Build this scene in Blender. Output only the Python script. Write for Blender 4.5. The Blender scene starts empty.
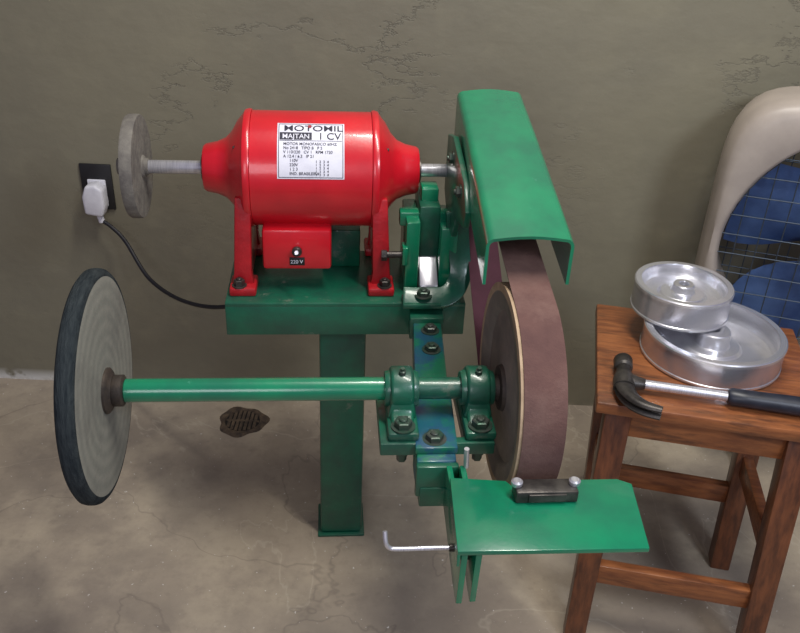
import bpy, bmesh, math, random
from mathutils import Vector, Matrix
random.seed(7)
scene = bpy.context.scene
try:
    scene.view_settings.view_transform = 'Standard'
    scene.view_settings.look = 'None'
except Exception as e:
    print(e)
COL = scene.collection

# ------------------------------------------------------------------ materials
def lin(c):
    return tuple(((v/255)/12.92 if v/255 <= 0.04045 else ((v/255+0.055)/1.055)**2.4) for v in c)

def mat(name, c1, c2=None, rough=0.5, metal=0.0, scale=20.0, bump=0.0, bscale=None, lo=0.35, hi=0.65,
        rings=0.0, stretch=None, coat=0.0, rvar=0.0, spec=0.5, c3=None, c3scale=6, c3lo=.6, c3hi=.7, ringdist=1.5):
    m = bpy.data.materials.new(name); m.use_nodes = True
    nt = m.node_tree; N = nt.nodes; L = nt.links
    b = N['Principled BSDF']
    b.inputs['Roughness'].default_value = rough
    b.inputs['Metallic'].default_value = metal
    b.inputs['Specular IOR Level'].default_value = spec
    b.inputs['Coat Weight'].default_value = coat
    b.inputs['Coat Roughness'].default_value = 0.12
    c1 = lin(c1) + (1,)
    b.inputs['Base Color'].default_value = c1
    tc = N.new('ShaderNodeTexCoord'); mp = N.new('ShaderNodeMapping')
    L.new(tc.outputs['Object'], mp.inputs['Vector'])
    if stretch: mp.inputs['Scale'].default_value = stretch
    out = None
    if c2 is not None:
        c2 = lin(c2) + (1,)
        if rings:
            n = N.new('ShaderNodeTexWave'); n.wave_type = 'RINGS'; n.rings_direction = 'X' if rings>0 else 'Z'
            n.inputs['Scale'].default_value = abs(rings); n.inputs['Distortion'].default_value = ringdist
            n.inputs['Detail'].default_value = 3; n.inputs['Detail Scale'].default_value = 2
            src = n.outputs['Fac']
        else:
            n = N.new('ShaderNodeTexNoise'); n.inputs['Scale'].default_value = scale
            n.inputs['Detail'].default_value = 8; n.inputs['Roughness'].default_value = 0.6
            src = n.outputs['Fac']
        L.new(mp.outputs[0], n.inputs['Vector'])
        r = N.new('ShaderNodeMapRange'); r.inputs[1].default_value = lo; r.inputs[2].default_value = hi
        L.new(src, r.inputs[0])
        mx = N.new('ShaderNodeMix'); mx.data_type = 'RGBA'
        L.new(r.outputs[0], mx.inputs[0]); mx.inputs[6].default_value = c1; mx.inputs[7].default_value = c2
        out = mx.outputs[2]
        if c3 is not None:
            n3 = N.new('ShaderNodeTexNoise'); n3.inputs['Scale'].default_value = c3scale; n3.inputs['Detail'].default_value = 10
            n3.inputs['Roughness'].default_value = 0.7
            L.new(mp.outputs[0], n3.inputs['Vector'])
            r3 = N.new('ShaderNodeMapRange'); r3.inputs[1].default_value = c3lo; r3.inputs[2].default_value = c3hi
            L.new(n3.outputs['Fac'], r3.inputs[0])
            m3 = N.new('ShaderNodeMix'); m3.data_type = 'RGBA'
            L.new(r3.outputs[0], m3.inputs[0]); L.new(out, m3.inputs[6]); m3.inputs[7].default_value = lin(c3)+(1,)
            out = m3.outputs[2]
        L.new(out, b.inputs['Base Color'])
    if bump:
        nb = N.new('ShaderNodeTexNoise'); nb.inputs['Scale'].default_value = bscale or scale*2
        nb.inputs['Detail'].default_value = 8; nb.inputs['Roughness'].default_value = 0.65
        L.new(mp.outputs[0], nb.inputs['Vector'])
        bp = N.new('ShaderNodeBump'); bp.inputs['Strength'].default_value = bump; bp.inputs['Distance'].default_value = 0.01
        L.new(nb.outputs['Fac'], bp.inputs['Height']); L.new(bp.outputs[0], b.inputs['Normal'])
    return m

GREEN = mat('green_paint', (10,128,88), (18,108,80), rough=0.27, scale=12, bump=0.06, bscale=30, coat=.6, c3=(80,150,126), c3scale=35, c3lo=.66, c3hi=.72)
DGREEN = mat('green_paint_worn', (12,94,68), (26,72,58), rough=0.36, scale=18, bump=0.12, bscale=50, coat=.3, c3=(92,104,90), c3scale=26, c3lo=.60, c3hi=.70)
BGREEN = mat('bluegreen_paint', (18,86,98), (34,72,104), rough=0.36, scale=18, bump=0.06, coat=.3, c3=(20,106,76), c3scale=12, c3lo=.48, c3hi=.58)
RED = mat('red_paint', (204,24,38), (186,18,34), rough=0.3, scale=12, bump=0.03, bscale=120, coat=.4)
DRED = mat('red_cast_paint', (180,24,34), (150,18,28), rough=0.4, scale=20, bump=0.15, bscale=90)
STEEL = mat('bright_steel', (222,222,228), (190,190,198), rough=0.3, metal=0.7, scale=30, stretch=(20,1,1))
ALU = mat('machined_aluminium', (228,228,232), (206,206,212), rough=0.26, metal=0.8, rings=-90, lo=.1, hi=.9, ringdist=.4, bump=0.015, bscale=150, c3=(176,174,174), c3scale=30, c3lo=.58, c3hi=.78)
DARKST = mat('dark_steel', (86,82,78), (54,51,50), rough=0.4, metal=0.6, scale=40, bump=0.1)
BOLT = mat('greasy_bolt', (46,78,62), (80,82,78), rough=0.36, metal=0.4, scale=60)
RUST = mat('rusty_hub', (80,70,62), (52,48,46), rough=0.6, metal=0.4, scale=40, bump=0.2)
BUFF = mat('cotton_buff_face', (134,133,124), (124,124,116), rough=0.95, rings=15, lo=0.0, hi=1, bump=0.2, bscale=50, spec=.1, c3=(104,103,98), c3scale=9, c3lo=.48, c3hi=.75, ringdist=.8)
BUFFRIM = mat('cotton_buff_rim', (36,42,46), (56,62,64), rough=0.95, scale=40, stretch=(6,1,1), bump=0.5, bscale=80, spec=.1)
FELT = mat('grinding_wheel', (124,120,112), (98,94,90), rough=0.9, scale=40, bump=0.25, spec=.2)
BELT = mat('abrasive_belt', (104,76,70), (88,63,60), rough=0.9, scale=14, bump=0.2, bscale=260, spec=.3, c3=(122,96,88), c3scale=9, c3lo=.48, c3hi=.75)
BELTIN = mat('belt_backing', (112,66,74), (92,54,60), rough=0.8, scale=12)
RUBBER = mat('tan_rubber', (184,160,130), (158,134,108), rough=0.75, scale=40)
WHEELF = mat('wheel_face', (136,124,112), (110,100,94), rough=0.6, metal=0.1, scale=25, bump=0.1)
WOOD = mat('varnished_wood', (150,92,52), (108,60,34), rough=0.4, scale=10, stretch=(1.5,9,9), bump=0.1, coat=0.15, c3=(62,40,28), c3scale=4.5, c3lo=.52, c3hi=.70)
WOODV = mat('varnished_leg_wood', (114,66,38), (72,40,24), rough=0.42, scale=10, stretch=(9,9,1.2), bump=0.08, coat=0.15)
BLACK = mat('black_plastic', (16,16,18), (26,26,28), rough=0.5, scale=30)
GRIP = mat('rubber_grip', (24,28,38), (38,42,54), rough=0.4, scale=50)
CORD = mat('cord_rubber', (22,22,28), rough=0.5)
WHITEP = mat('white_plastic', (216,216,222), (192,192,200), rough=0.45, scale=20)
CREAM = mat('fan_housing_plastic', (172,161,150), (154,144,135), rough=0.42, scale=8, bump=0.04)
BLADE = mat('fan_blade_plastic', (104,136,190), (66,92,146), rough=0.35, scale=8)
WIRE = mat('grille_wire', (64,74,84), rough=0.4, metal=0.4)
LABEL = mat('label_plate', (224,224,234), (208,208,220), rough=0.4, scale=30)
INK = mat('label_ink', (28,26,48), rough=0.6)
INKR = mat('label_ink_red', (150,30,40), rough=0.6)
DRAINM = mat('drain_brown', (98,82,64), (58,48,40), rough=0.8, scale=60, bump=0.6, bscale=90)
PIT = mat('drain_pit', (24,20,18), rough=0.9)

# ------------------------------------------------------------------ helpers
def empty(name, loc=(0,0,0), rz=0.0):
    o = bpy.data.objects.new(name, None); COL.objects.link(o)
    o.location = loc; o.rotation_euler = (0,0,rz); o.empty_display_size = 0.05
    return o

def finish(name, bm, m, parent=None, loc=(0,0,0), smooth=38, bevel=0.0, seg=2, rot=None):
    bmesh.ops.recalc_face_normals(bm, faces=bm.faces)
    if bevel > 0:
        es = [e for e in bm.edges if len(e.link_faces) == 2 and e.calc_face_angle(0) > math.radians(35)]
        try: bmesh.ops.bevel(bm, geom=es, offset=bevel, segments=seg, profile=0.5, affect='EDGES', clamp_overlap=True)
        except Exception as ex: print('bevel', name, ex)
    me = bpy.data.meshes.new(name); bm.to_mesh(me); bm.free()
    for p in me.polygons: p.use_smooth = True
    try: me.set_sharp_from_angle(angle=math.radians(smooth))
    except Exception as ex: print(ex)
    mats = m if isinstance(m, (list, tuple)) else [m]
    for x in mats: me.materials.append(x)
    o = bpy.data.objects.new(name, me); COL.objects.link(o)
    o.location = loc
    if rot: o.rotation_euler = rot
    if parent: o.parent = parent
    return o

def add_box(bm, x0,x1,y0,y1,z0,z1):
    vs = [bm.verts.new(p) for p in [(x0,y0,z0),(x1,y0,z0),(x1,y1,z0),(x0,y1,z0),(x0,y0,z1),(x1,y0,z1),(x1,y1,z1),(x0,y1,z1)]]
    for f in [(0,3,2,1),(4,5,6,7),(0,1,5,4),(1,2,6,5),(2,3,7,6),(3,0,4,7)]:
        bm.faces.new([vs[i] for i in f])

def box(name, x0,x1,y0,y1,z0,z1, m, parent=None, bevel=0.002):
    bm = bmesh.new(); add_box(bm, x0,x1,y0,y1,z0,z1)
    return finish(name, bm, m, parent, bevel=bevel)

def hexa(name, bot, top, m, parent=None, bevel=0.003):
    bm = bmesh.new()
    vs = [bm.verts.new(p) for p in list(bot)+list(top)]
    for f in [(0,3,2,1),(4,5,6,7),(0,1,5,4),(1,2,6,5),(2,3,7,6),(3,0,4,7)]:
        bm.faces.new([vs[i] for i in f])
    return finish(name, bm, m, parent, bevel=bevel)

def frame_of(axis):
    a = Vector(axis).normalized()
    h = Vector((0,0,1)) if abs(a.z) < 0.9 else Vector((0,1,0))
    u = a.cross(h).normalized(); v = a.cross(u).normalized()
    return a, u, v

def add_lathe(bm, prof, origin, axis, seg=48, mi=None, capstart=True, capend=True):
    a,u,v = frame_of(axis); o = Vector(origin)
    rings = []
    for (t,r) in prof:
        if r < 1e-6:
            rings.append([bm.verts.new(o+a*t)])
        else:
            rings.append([bm.verts.new(o+a*t+(u*math.cos(2*math.pi*k/seg)+v*math.sin(2*math.pi*k/seg))*r) for k in range(seg)])
    for i in range(len(rings)-1):
        A,B = rings[i], rings[i+1]
        for k in range(seg):
            k2 = (k+1)%seg
            if len(A)==1 and len(B)==1: break
            if len(A)==1: f = bm.faces.new([A[0],B[k],B[k2]])
            elif len(B)==1: f = bm.faces.new([A[k],B[0],A[k2]])
            else: f = bm.faces.new([A[k],B[k],B[k2],A[k2]])
            if mi: f.material_index = mi[i]
    if capstart and len(rings[0])>1:
        f = bm.faces.new(rings[0]); f.material_index = mi[0] if mi else 0
    if capend and len(rings[-1])>1:
        f = bm.faces.new(rings[-1]); f.material_index = mi[-1] if mi else 0

def lathe(name, prof, origin, axis, m, parent=None, seg=48, mi=None, smooth=38, bevel=0):
    bm = bmesh.new(); add_lathe(bm, prof, (0,0,0), axis, seg, mi)
    return finish(name, bm, m, parent, loc=origin, smooth=smooth, bevel=bevel)

def cyl(name, p0, p1, r, m, parent=None, seg=24, ch=None):
    p0=Vector(p0); p1=Vector(p1); d=(p1-p0).length
    c = ch if ch is not None else min(r*0.15, d*0.2)
    return lathe(name, [(0,r-c),(c,r),(d-c,r),(d,r-c)], p0, p1-p0, m, parent, seg)

def prism(name, pts, axis, lo, hi, m, parent=None, bevel=0.002, seg=2):
    bm = bmesh.new()
    def P(p,t):
        return {'x':(t,p[0],p[1]),'y':(p[0],t,p[1]),'z':(p[0],p[1],t)}[axis]
    A=[bm.verts.new(P(p,lo)) for p in pts]; B=[bm.verts.new(P(p,hi)) for p in pts]
    bm.faces.new(A); bm.faces.new(B[::-1])
    n=len(pts)
    for i in range(n):
        bm.faces.new([A[i],A[(i+1)%n],B[(i+1)%n],B[i]])
    return finish(name, bm, m, parent, bevel=bevel, seg=seg)

def catmull(pts, n=8):
    P=[Vector(p) for p in pts]; out=[]
    for i in range(len(P)-1):
        p0=P[max(i-1,0)];p1=P[i];p2=P[i+1];p3=P[min(i+2,len(P)-1)]
        for k in range(n):
            t=k/n
            out.append(0.5*((2*p1)+(-p0+p2)*t+(2*p0-5*p1+4*p2-p3)*t*t+(-p0+3*p1-3*p2+p3)*t**3))
    out.append(P[-1]); return out

def add_tube(bm, pts, rad, seg=12, up=(0,0,1), square=False):
    pts=[Vector(p) for p in pts]; n=len(pts); rings=[]
    for i,p in enumerate(pts):
        t=(pts[min(i+1,n-1)]-pts[max(i-1,0)]).normalized()
        u=t.cross(Vector(up))
        if u.length<1e-4: u=t.cross(Vector((0,1,0)))
        u.normalize(); v=u.cross(t).normalized()
        r = rad[i] if isinstance(rad,list) else rad
        w,h = r if isinstance(r,tuple) else (r,r)
        if square:
            ring=[bm.verts.new(p+u*(sx*w)+v*(sy*h)) for sx,sy in ((-1,-1),(1,-1),(1,1),(-1,1))]
        else:
            ring=[bm.verts.new(p+u*(w*math.cos(2*math.pi*k/seg))+v*(h*math.sin(2*math.pi*k/seg))) for k in range(seg)]
        rings.append(ring)
    s=len(rings[0])
    for i in range(n-1):
        for k in range(s):
            bm.faces.new([rings[i][k],rings[i][(k+1)%s],rings[i+1][(k+1)%s],rings[i+1][k]])
    bm.faces.new(rings[0]); bm.faces.new(rings[-1][::-1])

def tube(name, pts, rad, m, parent=None, seg=12, up=(0,0,1), square=False, bevel=0):
    bm=bmesh.new(); add_tube(bm,pts,rad,seg,up,square)
    return finish(name,bm,m,parent,bevel=bevel)

def bolt(name, pos, axis, m=None, parent=None, r=0.009, h=0.007):
    bm=bmesh.new()
    add_lathe(bm,[(0,r*1.35),(0.0015,r*1.35)],pos,axis,24)
    add_lathe(bm,[(0.0015,r),(h-0.001,r),(h,r*0.85)],pos,axis,6)
    add_lathe(bm,[(h-.001,r*0.5),(h+0.002,r*0.5),(h+.003,r*.4)],pos,axis,12)
    return finish(name,bm,m or BOLT,parent,smooth=30)

# ------------------------------------------------------------------ camera
H=1.3; pitch=math.radians(30); rho=math.radians(2.7)
X=Vector((1,0,0)); U0=Vector((0,math.sin(pitch),math.cos(pitch))); F=Vector((0,math.cos(pitch),-math.sin(pitch)))
R=math.cos(rho)*X+math.sin(rho)*U0; U=-math.sin(rho)*X+math.cos(rho)*U0
cam=bpy.data.cameras.new('camera'); co=bpy.data.objects.new('camera',cam); COL.objects.link(co)
M=Matrix((R,U,-F)).transposed().to_4x4(); M.translation=Vector((0,0,H)); co.matrix_world=M
cam.sensor_width=36; cam.lens=38.25; cam.clip_start=0.02
scene.camera=co

# ------------------------------------------------------------------ room
def node_kit(m):
    nt=m.node_tree;N=nt.nodes;L=nt.links
    tc=N.new('ShaderNodeTexCoord')
    def noise(scale,det=8,rough=.6,st=(1,1,1),off=0,dist=0):
        mp=N.new('ShaderNodeMapping'); mp.inputs['Scale'].default_value=st; mp.inputs['Location'].default_value=(off,off,off)
        L.new(tc.outputs['Object'],mp.inputs['Vector'])
        n=N.new('ShaderNodeTexNoise'); n.inputs['Scale'].default_value=scale; n.inputs['Detail'].default_value=det; n.inputs['Roughness'].default_value=rough; n.inputs['Distortion'].default_value=dist
        L.new(mp.outputs[0],n.inputs['Vector']); return n.outputs['Fac']
    def mr(s,a,b_,c=0.,d=1.):
        r=N.new('ShaderNodeMapRange'); r.inputs[1].default_value=a;r.inputs[2].default_value=b_;r.inputs[3].default_value=c;r.inputs[4].default_value=d
        L.new(s,r.inputs[0]); return r.outputs[0]
    def mix(f,a,c):
        x=N.new('ShaderNodeMix'); x.data_type='RGBA'; L.new(f,x.inputs[0])
        for i,v in ((6,a),(7,c)):
            if isinstance(v,tuple): x.inputs[i].default_value=lin(v)+(1,)
            else: L.new(v,x.inputs[i])
        return x.outputs[2]
    def math_(op,a,b=None,c=None):
        x=N.new('ShaderNodeMath'); x.operation=op
        for i,v in enumerate((a,b,c)):
            if v is None: continue
            if isinstance(v,(int,float)): x.inputs[i].default_value=v
            else: L.new(v,x.inputs[i])
        return x.outputs[0]
    return nt,N,L,tc,noise,mr,mix,math_
def wall_material():
    m=bpy.data.materials.new('painted_plaster'); m.use_nodes=True
    nt,N,L,tc,noise,mr,mix,mth=node_kit(m); b=N['Principled BSDF']
    b.inputs['Roughness'].default_value=0.5; b.inputs['Specular IOR Level'].default_value=0.4
    c=mix(mr(noise(1.6),.35,.65),(124,119,100),(113,109,94))
    c=mix(mr(noise(14),.5,.75,0,.4),c,(134,129,108))
    sx=N.new('ShaderNodeSeparateXYZ'); L.new(tc.outputs['Object'],sx.inputs[0])
    h=mr(sx.outputs['Z'],0.0,0.035,1,0); hx=mr(sx.outputs['X'],-0.75,-0.9,0,1)
    salt=mth('MULTIPLY',mth('MULTIPLY',h,hx),mr(noise(18),.4,.5))
    c=mix(salt,c,(215,215,210))
    c=mix(mth('MULTIPLY',mr(sx.outputs['Z'],0,.012,.6,0),mr(noise(25),.45,.6)),c,(160,150,132))
    rid=noise(1.7,10,.66,(1,1,2.2))
    line=mr(mth('ABSOLUTE',mth('SUBTRACT',rid,.52)),0,.008,1,0)
    mask=mth('MULTIPLY',mr(noise(2.2,3,.5,off=4),.47,.56),mr(sx.outputs['Z'],.55,.85,.1,1))
    fl=mth('MULTIPLY',line,mask)
    c=mix(mth('MULTIPLY',fl,.35),c,(80,74,66))
    L.new(c,b.inputs['Base Color'])
    relief=mth('MULTIPLY_ADD',noise(60,6,.6),.04,mth('MULTIPLY_ADD',noise(9,8,.5,(1,1,1.5)),.28,noise(2.5,4,.5)))
    relief=mth('SUBTRACT',relief,mth('MULTIPLY',fl,.25))
    bp=N.new('ShaderNodeBump'); bp.inputs['Strength'].default_value=.42; bp.inputs['Distance'].default_value=.02
    L.new(relief,bp.inputs['Height']);L.new(bp.outputs[0],b.inputs['Normal'])
    return m
def floor_material():
    m=bpy.data.materials.new('stained_concrete'); m.use_nodes=True
    nt,N,L,tc,noise,mr,mix,mth=node_kit(m); b=N['Principled BSDF']
    b.inputs['Specular IOR Level'].default_value=0.35
    c=mix(mr(noise(2.3,10,.6),.4,.6),(162,149,131),(140,129,115))
    c=mix(mr(noise(5,10,.65,off=3),.46,.62,0,.7),c,(176,163,142))
    c=mix(mr(noise(1.6,10,.6,off=8,dist=.6),.54,.62,0,.4),c,(126,115,105))
    c=mix(mr(noise(9,10,.7,off=11),.56,.68,0,.35),c,(118,108,98))
    c=mix(mr(noise(40,6,.6),.55,.78,0,.4),c,(114,104,94))
    n=noise(1.9,6,.5,off=5,dist=1.0)
    c=mix(mr(mth('ABSOLUTE',mth('SUBTRACT',n,.5)),0,.006,.25,0),c,(200,190,170))
    n=noise(1.3,6,.5,off=9,dist=.4)
    c=mix(mr(mth('ABSOLUTE',mth('SUBTRACT',n,.5)),0,.003,.4,0),c,(104,94,86))
    c=mix(mr(noise(120,2,.5),.71,.75,0,.9),c,(214,210,202))
    L.new(c,b.inputs['Base Color'])
    L.new(mr(noise(3,8,.6,off=2),.35,.65,.42,.7),b.inputs['Roughness'])
    bp=N.new('ShaderNodeBump'); bp.inputs['Strength'].default_value=.25; bp.inputs['Distance'].default_value=.01
    L.new(noise(16,10,.6),bp.inputs['Height']);L.new(bp.outputs[0],b.inputs['Normal'])
    return m
WALLY=1.83
box('floor',-3,3,-1.5,WALLY+.1,-.1,0,floor_material(),bevel=0)
box('wall_back',-3,3,WALLY,WALLY+.1,0,2.8,wall_material(),bevel=0)

# ------------------------------------------------------------------ belt grinder
TH=math.radians(5.5)
G=empty('belt_grinder',(-.105,1.32,0),TH)
box('post',-.040,.045,0,.085,.008,.52,DGREEN,G,.006)
box('post_foot_plate',-.046,.051,-.006,.091,0,.006,DGREEN,G,.002)
box('base_plate',-.2,.216,-.04,.17,.574,.582,DGREEN,G,.002)
box('base_front_lip',-.2,.216,-.04,-.033,.518,.576,DGREEN,G,.002)
box('base_back_lip',-.2,.212,.163,.17,.518,.576,DGREEN,G,.002)
box('base_left_lip',-.2,-.193,-.034,.164,.518,.576,DGREEN,G,.002)
box('base_right_lip',.205,.212,-.034,.164,.518,.576,DGREEN,G,.002)
box('post_top_block',-.035,.035,.10,.16,.582,.655,DGREEN,G,.003)

MX=.006
MY,MZ=.09,.777; RB=.098
def ax(name,prof,m,y=MY,z=MZ,**k):
    return lathe(name,[(x,r) for x,r in prof],(MX,y,z),(1,0,0),m,G,**k)
ax('motor_body',[(-.160,RB-.004),(-.157,RB),(.043,RB),(.046,RB-.004)],RED,seg=96)
ax('motor_end_bell_left',[(-.158,.094),(-.158,RB+.0015),(-.162,RB+.003),(-.169,RB+.001),(-.175,RB-.008),(-.182,.082),(-.192,.064),(-.203,.052),(-.218,.045),(-.237,.041),(-.241,.038),(-.241,.0)],RED,seg=72)
ax('motor_end_bell_right',[(.044,.094),(.044,RB+.0015),(.048,RB+.003),(.055,RB+.001),(.061,RB-.008),(.068,.082),(.078,.064),(.089,.052),(.104,.045),(.123,.041),(.127,.038),(.127,.0)],RED,seg=72)
ax('motor_shaft',[(-.380,.010),(-.378,.0115),(.278,.0115),(.280,.010)],STEEL,seg=32)
ax('motor_seal_left',[(-.246,.018),(-.245,.022),(-.241,.022)],DARKST,seg=32)
ax('motor_seal_right',[(.127,.022),(.131,.022),(.132,.018)],DARKST,seg=32)
for i,(x0,x1) in enumerate([(-.190,-.152),(.050,.088)]):
    s=-1 if i==0 else 1
    prof=[(MY-.085,.592),(MY+.085,.592),(MY+.078,.66),(MY+.085,MZ-.03),(MY-.085,MZ-.03),(MY-.078,.66)]
    xa,xb=(x0+.012,x1) if i==0 else (x0,x1-.012)
    prism('motor_leg_%d'%(i+1),prof,'x',xa+.006,xb-.006,RED,G,.004)
    for j,yy in enumerate((MY-.08,MY+.08)):
        prism('motor_leg_rib_%d_%d'%(i+1,j+1),[(x0,.592),(x1,.592),(x1-.004,.62),(xb,MZ-.02),(xa,MZ-.02),(x0+.004,.62)],'y',yy-.009,yy+.009,DRED,G,.003)
        box('motor_foot_%d_%d'%(i+1,j+1),x0-.004,x1+.004,yy-.028,yy+.028,.582,.598,DRED,G,.004)
        bolt('motor_foot_bolt_%d_%d'%(i+1,j+1),((x0+x1)/2+s*.006,yy-.016*(1 if j==0 else -1),.598),(0,0,1),DARKST,G,.0095,.012)
for k in range(4):
    a=math.radians(45+90*k)
    for i,x in enumerate((-.1745,.0605)):
        p=(x+MX,MY+.078*math.cos(a),MZ+.078*math.sin(a))
        bolt('bell_screw_%d_%d'%(i+1,k+1),p,(-1 if i==0 else 1,0,0),DARKST,G,.005,.008)
box('switch_box',-.136,-.018,MY-.088,MY+.04,.625,.700,RED,G,.006)
box('switch_plate',-.090,-.064,MY-.0892,MY-.087,.634,.649,BLACK,G,.0005)
cyl('toggle_base',(-.077,MY-.088,.662),(-.077,MY-.097,.662),.0085,DARKST,G)
cyl('toggle_lever',(-.077,MY-.095,.662),(-.077,MY-.112,.669),.0038,STEEL,G,12)
def text_mesh(name,s,size,m,fn,xs=1.0):
    cu=bpy.data.curves.new(name,'FONT'); cu.body=s; cu.size=size; cu.offset=size*.006
    o=bpy.data.objects.new(name+'_tmp',cu); COL.objects.link(o)
    bpy.context.view_layer.update()
    me=bpy.data.meshes.new_from_object(o.evaluated_get(bpy.context.evaluated_depsgraph_get()))
    bpy.data.objects.remove(o)
    for v in me.vertices: v.co=fn(v.co.x*xs,v.co.y)
    me.materials.clear(); me.materials.append(m)
    oo=bpy.data.objects.new(name,me); COL.objects.link(oo); oo.parent=G
text_mesh('switch_text','220 V',.0095,LABEL,lambda x,y:Vector((-.0885+x,MY-.0896,.638+y)),.95)
def wrap(x,s,r):
    a=math.radians(38)+s/RB
    return Vector((x+MX,MY-r*math.cos(a),MZ+r*math.sin(a)))
def addp(bm,x0,x1,s0,s1,r,n=3):
    A=[(bm.verts.new(wrap(x0,s0+(s1-s0)*i/n,r)),bm.verts.new(wrap(x1,s0+(s1-s0)*i/n,r))) for i in range(n+1)]
    for i in range(n): bm.faces.new([A[i][0],A[i][1],A[i+1][1],A[i+1][0]])
LX0,LX1=-.112,-.003; LS0,LS1=-.047,.052
bm=bmesh.new(); addp(bm,LX0,LX1,LS0,LS1,RB+.0006,14); finish('motor_label',bm,LABEL,G)
fr=bmesh.new()
for a in [(LX0+.002,LX1-.002,LS1-.003,LS1-.002),(LX0+.002,LX1-.002,LS0+.002,LS0+.003),(LX0+.002,LX0+.003,LS0+.002,LS1-.002),(LX1-.003,LX1-.002,LS0+.002,LS1-.002),
          (LX0+.004,LX1-.004,.0155,.0163),(LX0+.004,LX0+.056,.0175,.0315)]:
    addp(fr,*a,RB+.0010,10)
finish('label_border',fr,INK,G)
def wraptext(name,s,x,sy,size,m,r=RB+.0013,xs=1.0):
    text_mesh(name,s,size,m,lambda a,b:wrap(x+a,sy+b,r),xs)
wraptext('label_logo','MOTOMIL',LX0+.010,.0345,.017,INK,xs=1.25)
wraptext('label_maker','MAJTAN',LX0+.008,.0195,.0125,LABEL,r=RB+.0016,xs=.95)
wraptext('label_power','1 CV',LX0+.066,.0185,.018,INK,xs=1.0)
bm=bmesh.new()
addp(bm,LX0+.050,LX0+.055,.041,.047,RB+.0018); finish('label_mark',bm,INKR,G)
for i in range(8):
    t=['MOTOR MONOFASICO 60HZ','No 2418   TIPO B   P 2','V 110/220   CV 1   RPM 1720','A 12.4 / 6.2   IP 21','110V','220V','1 2 3','IND. BRASILEIRA'][i]
    wraptext('label_line_%d'%(i+1),t,LX0+(.010 if i<4 else .02),.008-i*.0069,.0066,INK,xs=1.0)
for i in range(5):
    wraptext('label_col_%d'%(i+1),'1  2  3  4',LX0+.062,-.0208-i*.0052,.0054,INK,xs=1.1)

GW=-.350
lathe('grinding_wheel',[(-.011,.0),(-.011,.078),(-.010,.0865),(-.007,.088),(.007,.088),(.010,.0865),(.011,.078),(.011,0)],(GW,MY,MZ),(1,0,0),FELT,G,72)
lathe('grinding_wheel_flange',[(0,.020),(.003,.018),(.004,.015),(.009,.014),(.010,.012)],(GW+.011,MY,MZ),(1,0,0),FELT,G,32)
lathe('grinding_wheel_nut',[(0,.022),(.006,.020),(.007,.014),(.020,.014)],(GW-.011,MY,MZ),(-1,0,0),FELT,G,24)

# front spindle
SY,SZ=-.34,.612
cyl('front_spindle',(-.303,SY,SZ),(.060,SY,SZ),.0165,GREEN,G,40)
cyl('spindle_core',(-.362,SY,SZ),(.290,SY,SZ),.0115,DARKST,G,32)
cyl('spindle_mid',(.09,SY,SZ),(.175,SY,SZ),.0155,DGREEN,G,32)
lathe('spindle_collar',[(0,.020),(.003,.022),(.014,.022),(.016,.019)],(-.318,SY,SZ),(1,0,0),RUST,G,32)
RW=.161
lathe('buffing_wheel',[(-.012,0),(-.012,.148),(-.011,.155),(-.007,RW-.001),(-.003,RW),(.003,RW),(.007,RW-.001),(.011,.156),(.012,.150),(.0115,.10),(.012,.05),(.012,0)],(-.338,SY+.004,SZ+.006),(1,0,0),[BUFF,BUFFRIM],G,96,
      mi=[0,0,1,1,1,1,1,1,0,0,0])
lathe('buffing_wheel_flange',[(0,.032),(.003,.032),(.006,.028),(.007,.024),(.009,.022)],(-.326,SY,SZ),(1,0,0),RUST,G,40)
lathe('buffing_wheel_nut',[(0,.030),(.004,.029),(.005,.014),(.018,.013)],(-.350,SY,SZ),(-1,0,0),RUST,G,24)

# arm
hexa('arm',[(.124,-.04,.520),(.172,-.04,.520),(.149,-.44,.520),(.095,-.44,.520)],[(.124,-.04,.562),(.172,-.04,.562),(.149,-.44,.562),(.095,-.44,.562)],BGREEN,G,.003)
hexa('arm_root',[(.118,.0,.53),(.178,.0,.53),(.174,-.075,.53),(.116,-.075,.53)],[(.118,.0,.574),(.178,.0,.574),(.174,-.075,.571),(.116,-.075,.571)],DGREEN,G,.002)
for i,(x,y) in enumerate([(.148,-.100),(.144,-.160)]):
    bolt('arm_bolt_%d'%(i+1),(x,y,.562),(0,0,1),BOLT,G,.0115,.010)
bolt('arm_bolt_3',(.122,-.405,.572),(0,0,1),BOLT,G,.0125,.010)
prism('bearing_plate',[(.047,-.415),(.205,-.415),(.205,-.27),(.164,-.27),(.164,-.40),(.090,-.40),(.090,-.27),(.047,-.27)],'z',.552,.572,DGREEN,G,.002)
hexa('arm_cap',[(.094,-.425,.562),(.152,-.425,.562),(.158,-.30,.562),(.102,-.30,.562)],[(.094,-.425,.573),(.152,-.425,.573),(.158,-.30,.573),(.102,-.30,.573)],BGREEN,G,.002)
box('arm_front_cheek',.094,.152,-.450,-.438,.508,.560,DGREEN,G,.003)
box('arm_under_block',.098,.148,-.43,-.37,.497,.522,BGREEN,G,.003)
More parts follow.
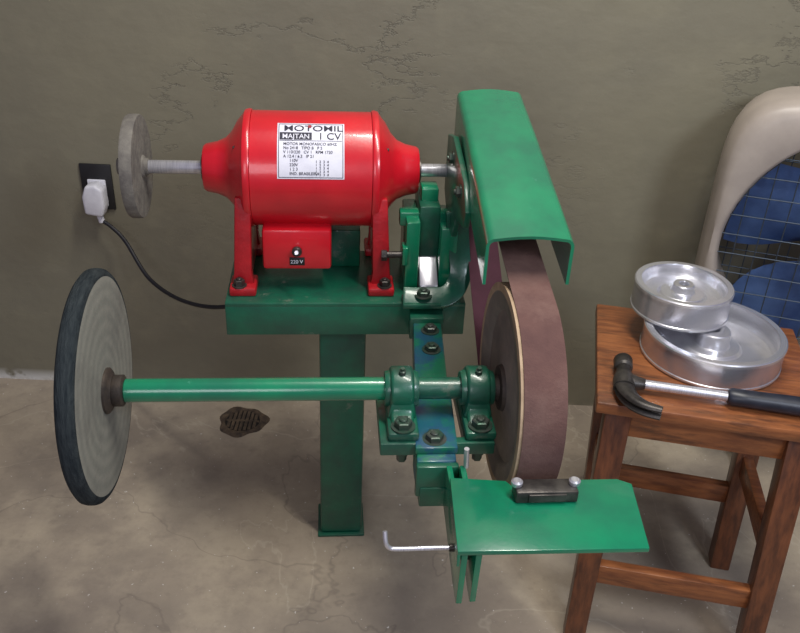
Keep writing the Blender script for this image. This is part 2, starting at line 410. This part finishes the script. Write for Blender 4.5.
for i,xc in enumerate((.079,.186)):
    w=.0205
    prof=[]
    for k in range(0,19):
        a=math.radians(-20+220*k/18)
        prof.append((SY+.032*math.cos(a),SZ+.032*math.sin(a)))
    prof+= [(SY-.036,.594),(SY-.044,.588),(SY-.066,.586),(SY-.068,.572),(SY+.068,.572),(SY+.066,.586),(SY+.044,.588),(SY+.036,.594)]
    prism('pillow_block_%d'%(i+1),prof,'x',xc-w+.004,xc+w-.004,DGREEN,G,.005,3)
    hexa('pillow_block_skirt_%d'%(i+1),[(xc-w,SY-.035,.585),(xc+w,SY-.035,.585),(xc+w,SY+.035,.585),(xc-w,SY+.035,.585)],[(xc-w+.006,SY-.030,.612),(xc+w-.006,SY-.030,.612),(xc+w-.006,SY+.03,.612),(xc-w+.006,SY+.03,.612)],DGREEN,G,.003)
    box('pillow_block_base_%d'%(i+1),xc-w-.001,xc+w+.001,SY-.07,SY+.07,.572,.585,DGREEN,G,.004)
    lathe('bearing_collar_%d'%(i+1),[(-w-.003,.017),(-w-.003,.024),(-w+.002,.026),(w-.002,.026),(w+.003,.024),(w+.003,.017)],(xc,SY,SZ),(1,0,0),DGREEN,G,32)
    bolt('pillow_bolt_front_%d'%(i+1),(xc,SY-.054,.586),(0,0,1),BOLT,G,.0125,.011)
    bolt('pillow_bolt_back_%d'%(i+1),(xc,SY+.054,.586),(0,0,1),BOLT,G,.0115,.010)
    lathe('pillow_nut_%d'%(i+1),[(0,.012),(.012,.012),(.013,.008),(.026,.007)],(xc,SY-.054,.554),(0,0,-1),BOLT,G,6)
    lathe('grease_nipple_%d'%(i+1),[(0,.005),(.006,.005),(.007,.003),(.011,.003)],(xc,SY-.008,SZ+.030),(0,-.2,1),BOLT,G,12)

# contact wheel
WX0,WX1=.217,.276; WC=(WX0+WX1)/2; RC=.148
hw=(WX1-WX0)/2
WZ=SZ+.003
lathe('contact_wheel',[(-hw+.006,0),(-hw+.006,.040),(-hw+.009,.045),(-hw+.009,.108),(-hw+.003,.115),(-hw+.001,.134),(-hw,.136),(-hw,RC),(hw,RC),(hw,.127),(hw-.01,.115),(hw-.01,.04),(hw-.004,.036),(hw-.004,0)],
      (WC,SY,WZ),(1,0,0),[WHEELF,RUBBER],G,96,mi=[0,0,0,0,0,0,1,1,1,0,0,0,0])
lathe('contact_wheel_hub',[(0,.034),(.005,.032),(.006,.018),(.012,.017)],(WX0+.006,SY,SZ),(-1,0,0),RUST,G,32)
lathe('contact_wheel_nut',[(0,.02),(.012,.018),(.013,.012)],(WX1-.004,SY,SZ),(1,0,0),RUST,G,6)
RP=.066; PY,PZ=.09,MZ
lathe('drive_pulley',[(-.029,.012),(-.029,RP-.002),(-.027,RP),(.027,RP),(.029,RP-.002),(.029,.012)],(WC,PY,PZ),(1,0,0),ALU,G,64)
def belt_path(r1,c1,r2,c2,n=48):
    d=Vector((c2[0]-c1[0],c2[1]-c1[1])); D=d.length; base=math.atan2(d.y,d.x)
    al=math.acos((r1-r2)/D)
    pts=[]
    for k in range(n+1):
        a=base+al+(2*math.pi-2*al)*k/n
        pts.append((c1[0]+r1*math.cos(a),c1[1]+r1*math.sin(a)))
    for k in range(n//2+1):
        a=base-al+(2*al)*k/(n//2)
        pts.append((c2[0]+r2*math.cos(a),c2[1]+r2*math.sin(a)))
    return pts
t=.0016
po=belt_path(RC+t+.0004,(SY,WZ),RP+t+.0004,(PY,PZ)); pi_=belt_path(RC+.0004,(SY,WZ),RP+.0004,(PY,PZ))
bm=bmesh.new(); n=len(po); rings=[]
for (a,b) in zip(po,pi_):
    rings.append([bm.verts.new((WX0+.004,a[0],a[1])),bm.verts.new((WX1+.0005,a[0],a[1])),bm.verts.new((WX1+.0005,b[0],b[1])),bm.verts.new((WX0+.004,b[0],b[1]))])
for i in range(n):
    A=rings[i];B=rings[(i+1)%n]
    for k in range(4):
        f=bm.faces.new([A[k],A[(k+1)%4],B[(k+1)%4],B[k]])
        f.material_index = 1 if k==2 else 0
finish('abrasive_belt',bm,[BELT,BELTIN],G,smooth=25)

def guard():
    hwid=.057; rad=.012; depthF=.062; th=.0045
    sec=[]
    sec.append((-hwid,-depthF))
    for k in range(7):
        a=math.pi - (math.pi/2)*k/6
        sec.append((-hwid+rad+rad*math.cos(a),-rad+rad*math.sin(a)))
    for k in range(1,6):
        x=(-hwid+rad)+(2*hwid-2*rad)*k/6
        sec.append((x,.004*math.sin(math.pi*k/6)))
    for k in range(7):
        a=math.pi/2-(math.pi/2)*k/6
        sec.append((hwid-rad+rad*math.cos(a),-rad+rad*math.sin(a)))
    sec.append((hwid,-depthF))
    path=[(.135,.906),(.0,.885),(-.12,.865),(-.22,.849),(-.315,.833)]
    bm=bmesh.new(); rings=[]
    P=catmull([(p[0],p[1],0) for p in path],5)
    for i,p in enumerate(P):
        f=i/(len(P)-1); cx=.257-.012*f
        ring=[]
        for (sx,sz) in sec:
            d=sz
            if sz<=-depthF: d=-(.080+( -.012)*f)
            ring.append(bm.verts.new((cx+sx*(1+.05*f),p.x,p.y+d)))
        rings.append(ring)
    for i in range(len(rings)-1):
        for k in range(len(sec)-1):
            bm.faces.new([rings[i][k],rings[i][k+1],rings[i+1][k+1],rings[i+1][k]])
    bmesh.ops.recalc_face_normals(bm,faces=bm.faces)
    bmesh.ops.solidify(bm,geom=list(bm.faces),thickness=th)
    return finish('belt_guard',bm,GREEN,G,bevel=0)
guard()
prism('guard_side_bracket',[(.10,.74),(.10,.84),(.04,.855),(-.10,.828),(-.14,.795),(-.13,.765),(-.05,.745),(-.02,.70),(.04,.70)],'x',.184,.194,DGREEN,G,.002)
bolt('guard_bolt_1',(.184,-.08,.805),(-1,0,0),BOLT,G,.009,.008)
bolt('guard_bolt_2',(.184,.02,.825),(-1,0,0),BOLT,G,.009,.008)
cp=catmull([(.105,-.042,.594),(.150,-.044,.594),(.185,-.038,.597),(.206,-.012,.618),(.204,.006,.66),(.195,.012,.735)],6)
tube('guard_support_strap',cp,(.019,.005),DGREEN,G,up=(0,-.6,.8),square=True,bevel=.0015)
box('strap_pad',.104,.170,-.062,-.022,.582,.591,DGREEN,G,.002)
bolt('strap_bolt',(.140,-.043,.599),(0,0,1),BOLT,G,.0115,.010)
box('slide_cheek_left',.110,.134,.0,.11,.582,.716,GREEN,G,.003)
box('slide_cheek_right',.170,.200,.0,.11,.582,.705,GREEN,G,.003)
box('slide_carriage',.134,.170,.025,.12,.640,.735,DGREEN,G,.003)
box('slide_cap',.100,.196,.03,.055,.696,.722,GREEN,G,.003)
box('slide_top_lug',.138,.168,.05,.09,.72,.758,GREEN,G,.003)
hexa('slide_bar',[(.136,-.018,.590),(.168,-.018,.590),(.168,.04,.60),(.136,.04,.60)],[(.136,-.018,.604),(.168,-.018,.604),(.168,.04,.650),(.136,.04,.650)],STEEL,G,.002)
cyl('slide_screw',(.072,.002,.655),(.112,.002,.655),.006,DARKST,G,16)
lathe('slide_screw_head',[(0,.011),(.009,.011),(.010,.009)],(.068,.002,.655),(1,0,0),DARKST,G,6)
box('slide_screw_lug',.104,.114,-.008,.02,.638,.672,GREEN,G,.002)

# tool rest
prism('tool_rest_table',[(.127,-.612),(.357,-.614),(.371,-.500),(.354,-.490),(.298,-.490),(.292,-.499),(.212,-.499),(.206,-.490),(.134,-.482)],'z',.563,.570,GREEN,G,.0012)
hexa('tool_rest_flange',[(.127,-.612,.545),(.131,-.612,.545),(.138,-.484,.545),(.134,-.484,.545)],[(.127,-.612,.565),(.131,-.612,.565),(.138,-.484,.565),(.134,-.484,.565)],GREEN,G,.001)
prism('tool_rest_fin_1',[(-.606,.563),(-.45,.563),(-.43,.50),(-.50,.485),(-.57,.470),(-.600,.468)],'x',.1335,.1415,GREEN,G,.0015)
prism('tool_rest_fin_2',[(-.604,.563),(-.45,.563),(-.43,.50),(-.50,.485),(-.57,.468),(-.596,.466)],'x',.1515,.1595,GREEN,G,.0015)
box('tool_rest_bar',.1415,.1515,-.56,-.40,.50,.535,DARKST,G,.002)
box('tool_rest_cross_lug',.10,.168,-.452,-.425,.492,.525,DGREEN,G,.002)
box('rest_clamp_block',.210,.290,-.534,-.507,.570,.588,DARKST,G,.003)
box('rest_clamp_insert',.226,.274,-.536,-.532,.573,.585,DARKST,G,.001)
for i,x in enumerate((.213,.287)):
    lathe('rest_clamp_knob_%d'%(i+1),[(0,.0065),(.003,.0075),(.006,.0075),(.008,.005)],(x,-.5185,.5875),(0,0,1),STEEL,G,24)
hk=catmull([(.1345,-.572,.536),(.100,-.572,.536),(.060,-.573,.537),(.050,-.573,.540),(.046,-.572,.548),(.045,-.566,.560)],6)
tube('locking_hook',hk,.0030,STEEL,G)
cyl('locking_hook_boss',(.124,-.572,.536),(.134,-.572,.536),.005,DARKST,G,16)
tube('guide_rod',[(.160,-.452,.562),(.158,-.455,.595)],.0035,STEEL,G)

# ------------------------------------------------------------------ stool
SC=Vector((.539,1.274)); sy=math.radians(-10)
S=empty('wooden_stool',(SC.x,SC.y,0),sy)
def sl(x,y,z):
    d=Vector((x-SC.x,y-SC.y)); c,s=math.cos(-sy),math.sin(-sy)
    return Vector((d.x*c-d.y*s,d.x*s+d.y*c,z))
box('seat',-.185,.185,-.172,.172,.478,.5,WOOD,S,.004)
box('apron_front',-.150,.150,-.150,-.130,.425,.478,WOOD,S,.002)
box('apron_back',-.150,.150,.130,.150,.425,.478,WOOD,S,.002)
box('apron_left',-.160,-.140,-.14,.14,.425,.478,WOOD,S,.002)
box('apron_right',.140,.160,-.14,.14,.425,.478,WOOD,S,.002)
tops={'fl':(-.145,-.135),'fr':(.145,-.135),'bl':(-.145,.125),'br':(.145,.125)}
bots={}
for k,w in {'fl':(.352,1.088),'fr':(.652,1.038),'bl':(.418,1.345),'br':(.685,1.29)}.items():
    v=sl(w[0],w[1],0); bots[k]=(v.x,v.y)
def leg(n,k):
    a=.022; T=tops[k];B=bots[k]
    q=lambda c,z,a:[(c[0]-a,c[1]-a,z),(c[0]+a,c[1]-a,z),(c[0]+a,c[1]+a,z),(c[0]-a,c[1]+a,z)]
    hexa(n,q(B,0,.019),q(T,.478,a),WOODV,S,.003)
for i,k in enumerate(('fl','fr','bl','br')): leg('leg_%d'%(i+1),k)
def at(k,z):
    f=z/.478; return Vector((bots[k][0]+(tops[k][0]-bots[k][0])*f,bots[k][1]+(tops[k][1]-bots[k][1])*f,z))
for n,a,b,z in (('stretcher_front','fl','fr',.15),('stretcher_back','bl','br',.165),('stretcher_left','fl','bl',.24),('stretcher_right','fr','br',.24)):
    tube(n,[at(a,z),at(b,z)],(.010,.021),WOOD,S,square=True,bevel=.002)

# ------------------------------------------------------------------ aluminium pulleys
def pulley(name,loc,R_,h,hub,tilt=(0,0,0),rim=.010,web=.022):
    P=empty(name,loc); P.rotation_euler=tilt
    lathe('rim_and_web',[(0,R_-.004),(.003,R_),(.007,R_),(.008,R_-.0012),(h-.008,R_-.0012),(h-.007,R_),(h-.002,R_),(h,R_-.002),(h,R_-rim),(h-.003,R_-rim-.0015),(h-web*.5,R_-rim-.003),(h-web,R_-rim-.006),(h-web-.001,hub+.024),(h-web+.004,hub+.018),(h-web+.005,hub+.002),(h-web+.007,hub),(h-.004,hub-.001),(h-.002,hub-.003),(h-.002,.010),(h-.004,.009),(h-.022,.009),(h-.022,0)],(0,0,0),(0,0,1),ALU,P,96,smooth=28)
    lathe('bore',[(0,.0085),(.0006,.0085)],(0,0,h-.0218),(0,0,1),BLACK,P,24)
    return P
pulley('aluminum_pulley',(.557,1.303,.5),.122,.054,.030,rim=.012,web=.034)
pulley('aluminum_pulley',(.508,1.366,.554),.087,.056,.020,rim=.012,web=.022)

# ------------------------------------------------------------------ hammer
hz=.5165
d=Vector((.71-.392,1.113-1.170)).to_3d(); ang=math.atan2(d.y,d.x)
HM=empty('claw_hammer',(.376,1.176,hz+.001),ang)
tube('shaft',catmull([(.005,0,0),(.05,0,0),(.165,0,0)],3),[(.0086,.0076)]*7,STEEL,HM,16)
gp=[(.166,0,0),(.172,0,0),(.196,0,0),(.256,0,0),(.306,0,0),(.334,0,0),(.340,0,0)]
tube('grip',gp,[(.011,.011),(.0155,.0140),(.0150,.0138),(.0165,.015),(.017,.0155),(.0175,.016),(.013,.012)],GRIP,HM,20)
tube('head',catmull([(0,-.020,0),(0,0,0),(0,.022,0),(0,.040,0)],2),[(.018,.0145),(.018,.0150),(.0185,.0155),(.0165,.015),(.014,.013),(.012,.0120),(.012,.012)],DARKST,HM,20)
lathe('striking_face',[(0,.0125),(.004,.0158),(.026,.0162),(.029,.0142)],(0,.038,0),(0,1,0),DARKST,HM,24)
for i,zz in enumerate((-.0055,.0055)):
    cl=catmull([(0,-.010,zz*.6),(.002,-.032,zz),(.012,-.054,zz*1.15),(.030,-.070,zz*1.2),(.056,-.078,zz*1.25)],5)
    nn=len(cl)
    tube('claw_%d'%(i+1),cl,[(.0175*(1-.60*k/(nn-1)),.0074*(1-.30*k/(nn-1))) for k in range(nn)],DARKST,HM,12)
tube('neck_socket',[(-.008,0,0),(.014,0,0),(.034,0,0)],[(.017,.014),(.015,.013),(.0100,.0085)],DARKST,HM,16)

# ------------------------------------------------------------------ fan
FN=empty('electric_fan',(.912,1.575,.600),math.radians(-16))
def fan():
    n=96; hs=.292; Ri=.266; cz=-.014
    def sq(a,h,p=5.0):
        c,s=math.cos(a),math.sin(a); return h/((abs(c)**p+abs(s)**p)**(1/p))
    prof=[('i',Ri-.010,.09),('i',Ri-.006,-.04),('i',Ri,-.056),('i',Ri+.006,-.060),('m',.75,-.058),('s',hs-.010,-.052),('s',hs-.004,-.040),('s',hs,-.02),('s',hs-.002,.07),('s',hs-.012,.13)]
    bm=bmesh.new(); rings=[]
    for kind,v,y in prof:
        ring=[]
        for k in range(n):
            a=2*math.pi*k/n
            dz=cz
            if kind=='i': r=v
            elif kind=='s': r=sq(a,v); dz=0
            else: r=(Ri+.006)*(1-v)+sq(a,hs-.010)*v; dz=cz*(1-v)
            ring.append(bm.verts.new((r*math.cos(a),y,r*math.sin(a)+dz)))
        rings.append(ring)
    m=len(rings)
    for i in range(m):
        A=rings[i];B=rings[(i+1)%m]
        for k in range(n):
            bm.faces.new([A[k],A[(k+1)%n],B[(k+1)%n],B[k]])
    finish('housing',bm,CREAM,FN,smooth=50)
    for gi,yy in enumerate((-.042,.084)):
        bm=bmesh.new(); stp=.042
        for k in range(-6,7):
            c=(k+.5)*stp
            if abs(c)<Ri-.01:
                hlen=math.sqrt((Ri-.003)**2-c*c)
                add_tube(bm,[(c,yy,-hlen+cz),(c,yy,hlen+cz)],.0013,6)
                add_tube(bm,[(-hlen,yy-.002,c+cz),(hlen,yy-.002,c+cz)],.0013,6)
        pts=[(.09*math.cos(2*math.pi*j/48),yy-.004,.09*math.sin(2*math.pi*j/48)+cz) for j in range(49)]
        add_tube(bm,pts,.0016,6,up=(0,1,0))
        finish('grille_%d'%(gi+1),bm,WIRE,FN)
    lathe('motor_housing',[(0,.04),(.01,.055),(.06,.055),(.07,.045)],(0,.01,cz),(0,1,0),BLACK,FN,32)
    lathe('hub',[(0,.0),(.002,.03),(.01,.042),(.05,.045)],(0,-.035,cz),(0,1,0),BLADE,FN,32)
    bm=bmesh.new()
    for b in range(5):
        a0=2*math.pi*b/5+1.3; nu,nv=8,8; g=[]
        for i in range(nu+1):
            r=.035+(.250-.035)*i/nu; row=[]
            wdt=.40+.34*math.sin(math.pi*min(1,(i/nu)*.75+.1))
            for j in range(nv+1):
                f=j/nv-.5; a=a0+f*wdt*1.5+.25*(i/nu)
                y=.0+.055*f*(1.1-.4*i/nu)-.01*math.cos(f*3)
                row.append(bm.verts.new((r*math.cos(a),y+.005,r*math.sin(a)+cz)))
            g.append(row)
        for i in range(nu):
            for j in range(nv): bm.faces.new([g[i][j],g[i+1][j],g[i+1][j+1],g[i][j+1]])
    bmesh.ops.solidify(bm,geom=list(bm.faces),thickness=.002)
    finish('blades',bm,BLADE,FN,smooth=60)
    for i,sx in enumerate((-1,1)):
        xx=.03+sx*.12
        tube('stand_%d'%(i+1),catmull([(xx,.03,-.27),(xx,.03,-.4),(xx,.03,-.55),(xx,.0,-.588),(xx,-.12,-.588)],5),.012,DARKST,FN)
        tube('stand_back_%d'%(i+1),catmull([(xx,.03,-.53),(xx,.06,-.588),(xx,.13,-.588)],5),.012,DARKST,FN)
    cyl('stand_crossbar',(-.09,.03,-.40),(.15,.03,-.40),.010,DARKST,FN)
fan()

# ------------------------------------------------------------------ wall outlet, plug, cord
OX,OZ=-.709,.552
O=empty('wall_outlet',(OX,WALLY,OZ))
box('backing_plate',-.036,.036,-.006,0,-.055,.055,BLACK,O,.002)
box('socket_face',-.020,.022,-.012,-.006,-.045,.02,WHITEP,O,.003)
prism('plug_body',[(-.022,-.052),(.018,-.058),(.026,-.03),(.024,.008),(.008,.020),(-.014,.016),(-.024,-.01)],'y',-.048,-.012,WHITEP,O,.006,3)
cyl('plug_sleeve',(.004,-.03,-.052),(.010,-.032,-.076),.007,WHITEP,O)
cu=catmull([(OX+.010,WALLY-.032,OZ-.072),(-.675,1.79,.468),(-.640,1.77,.442),(-.571,1.70,.385),(-.466,1.60,.388),(-.355,1.52,.428),(-.28,1.492,.50),(-.262,1.488,.545)],8)
tube('power_cord',cu,.0046,CORD,None,10)

# ------------------------------------------------------------------ floor drain
D=empty('floor_drain',(-.379,1.693,0))
bm=bmesh.new(); n=48; rr=[[],[],[],[]]
for k in range(n):
    a=2*math.pi*k/n; j=1+.08*math.sin(3*a+1)+.05*math.sin(7*a)
    for q,(r,z) in enumerate([(.060*j,.0003),(.053*j,.005),(.044,.004),(.042,.0005)]):
        rr[q].append(bm.verts.new((r*math.cos(a),r*math.sin(a),z)))
for q in range(3):
    for k in range(n): bm.faces.new([rr[q][k],rr[q][(k+1)%n],rr[q+1][(k+1)%n],rr[q+1][k]])
finish('broken_rim',bm,DRAINM,D)
lathe('pit',[(0,.043),(.0008,.043)],(0,0,.0002),(0,0,1),PIT,D,32)
bm=bmesh.new()
for k in range(-3,4):
    x=k*.0105; l=math.sqrt(.042**2-x*x)*.98
    add_box(bm,x-.0036,x+.0036,-l,l,.001,.0035)
add_box(bm,-.041,.041,-.003,.003,.001,.0032)
finish('grate',bm,DRAINM,D)

# ------------------------------------------------------------------ lights
def area(name,loc,target,size,power,color,sy_=None):
    l=bpy.data.lights.new(name,'AREA'); l.size=size; l.energy=power; l.color=color
    if sy_: l.shape='RECTANGLE'; l.size_y=sy_
    o=bpy.data.objects.new(name,l); COL.objects.link(o); o.location=loc
    o.rotation_euler=(Vector(target)-Vector(loc)).to_track_quat('-Z','Y').to_euler(); return o
area('ceiling_lamp',(.30,1.0,2.45),(.05,1.35,.3),.12,35,(1,.96,.88),1.1)
area('window_light',(1.25,-.5,2.1),(.1,1.4,.5),.5,27,(.82,.89,1))
area('front_fill',(-.4,-1.3,1.7),(0,1.4,.5),.9,14,(.95,.93,1.0))  # added soft fill from the camera side to lift the scene, no real opening
w=bpy.data.worlds.new('world'); scene.world=w; w.use_nodes=True
w.node_tree.nodes['Background'].inputs[0].default_value=(.62,.56,.80,1)
w.node_tree.nodes['Background'].inputs[1].default_value=.24
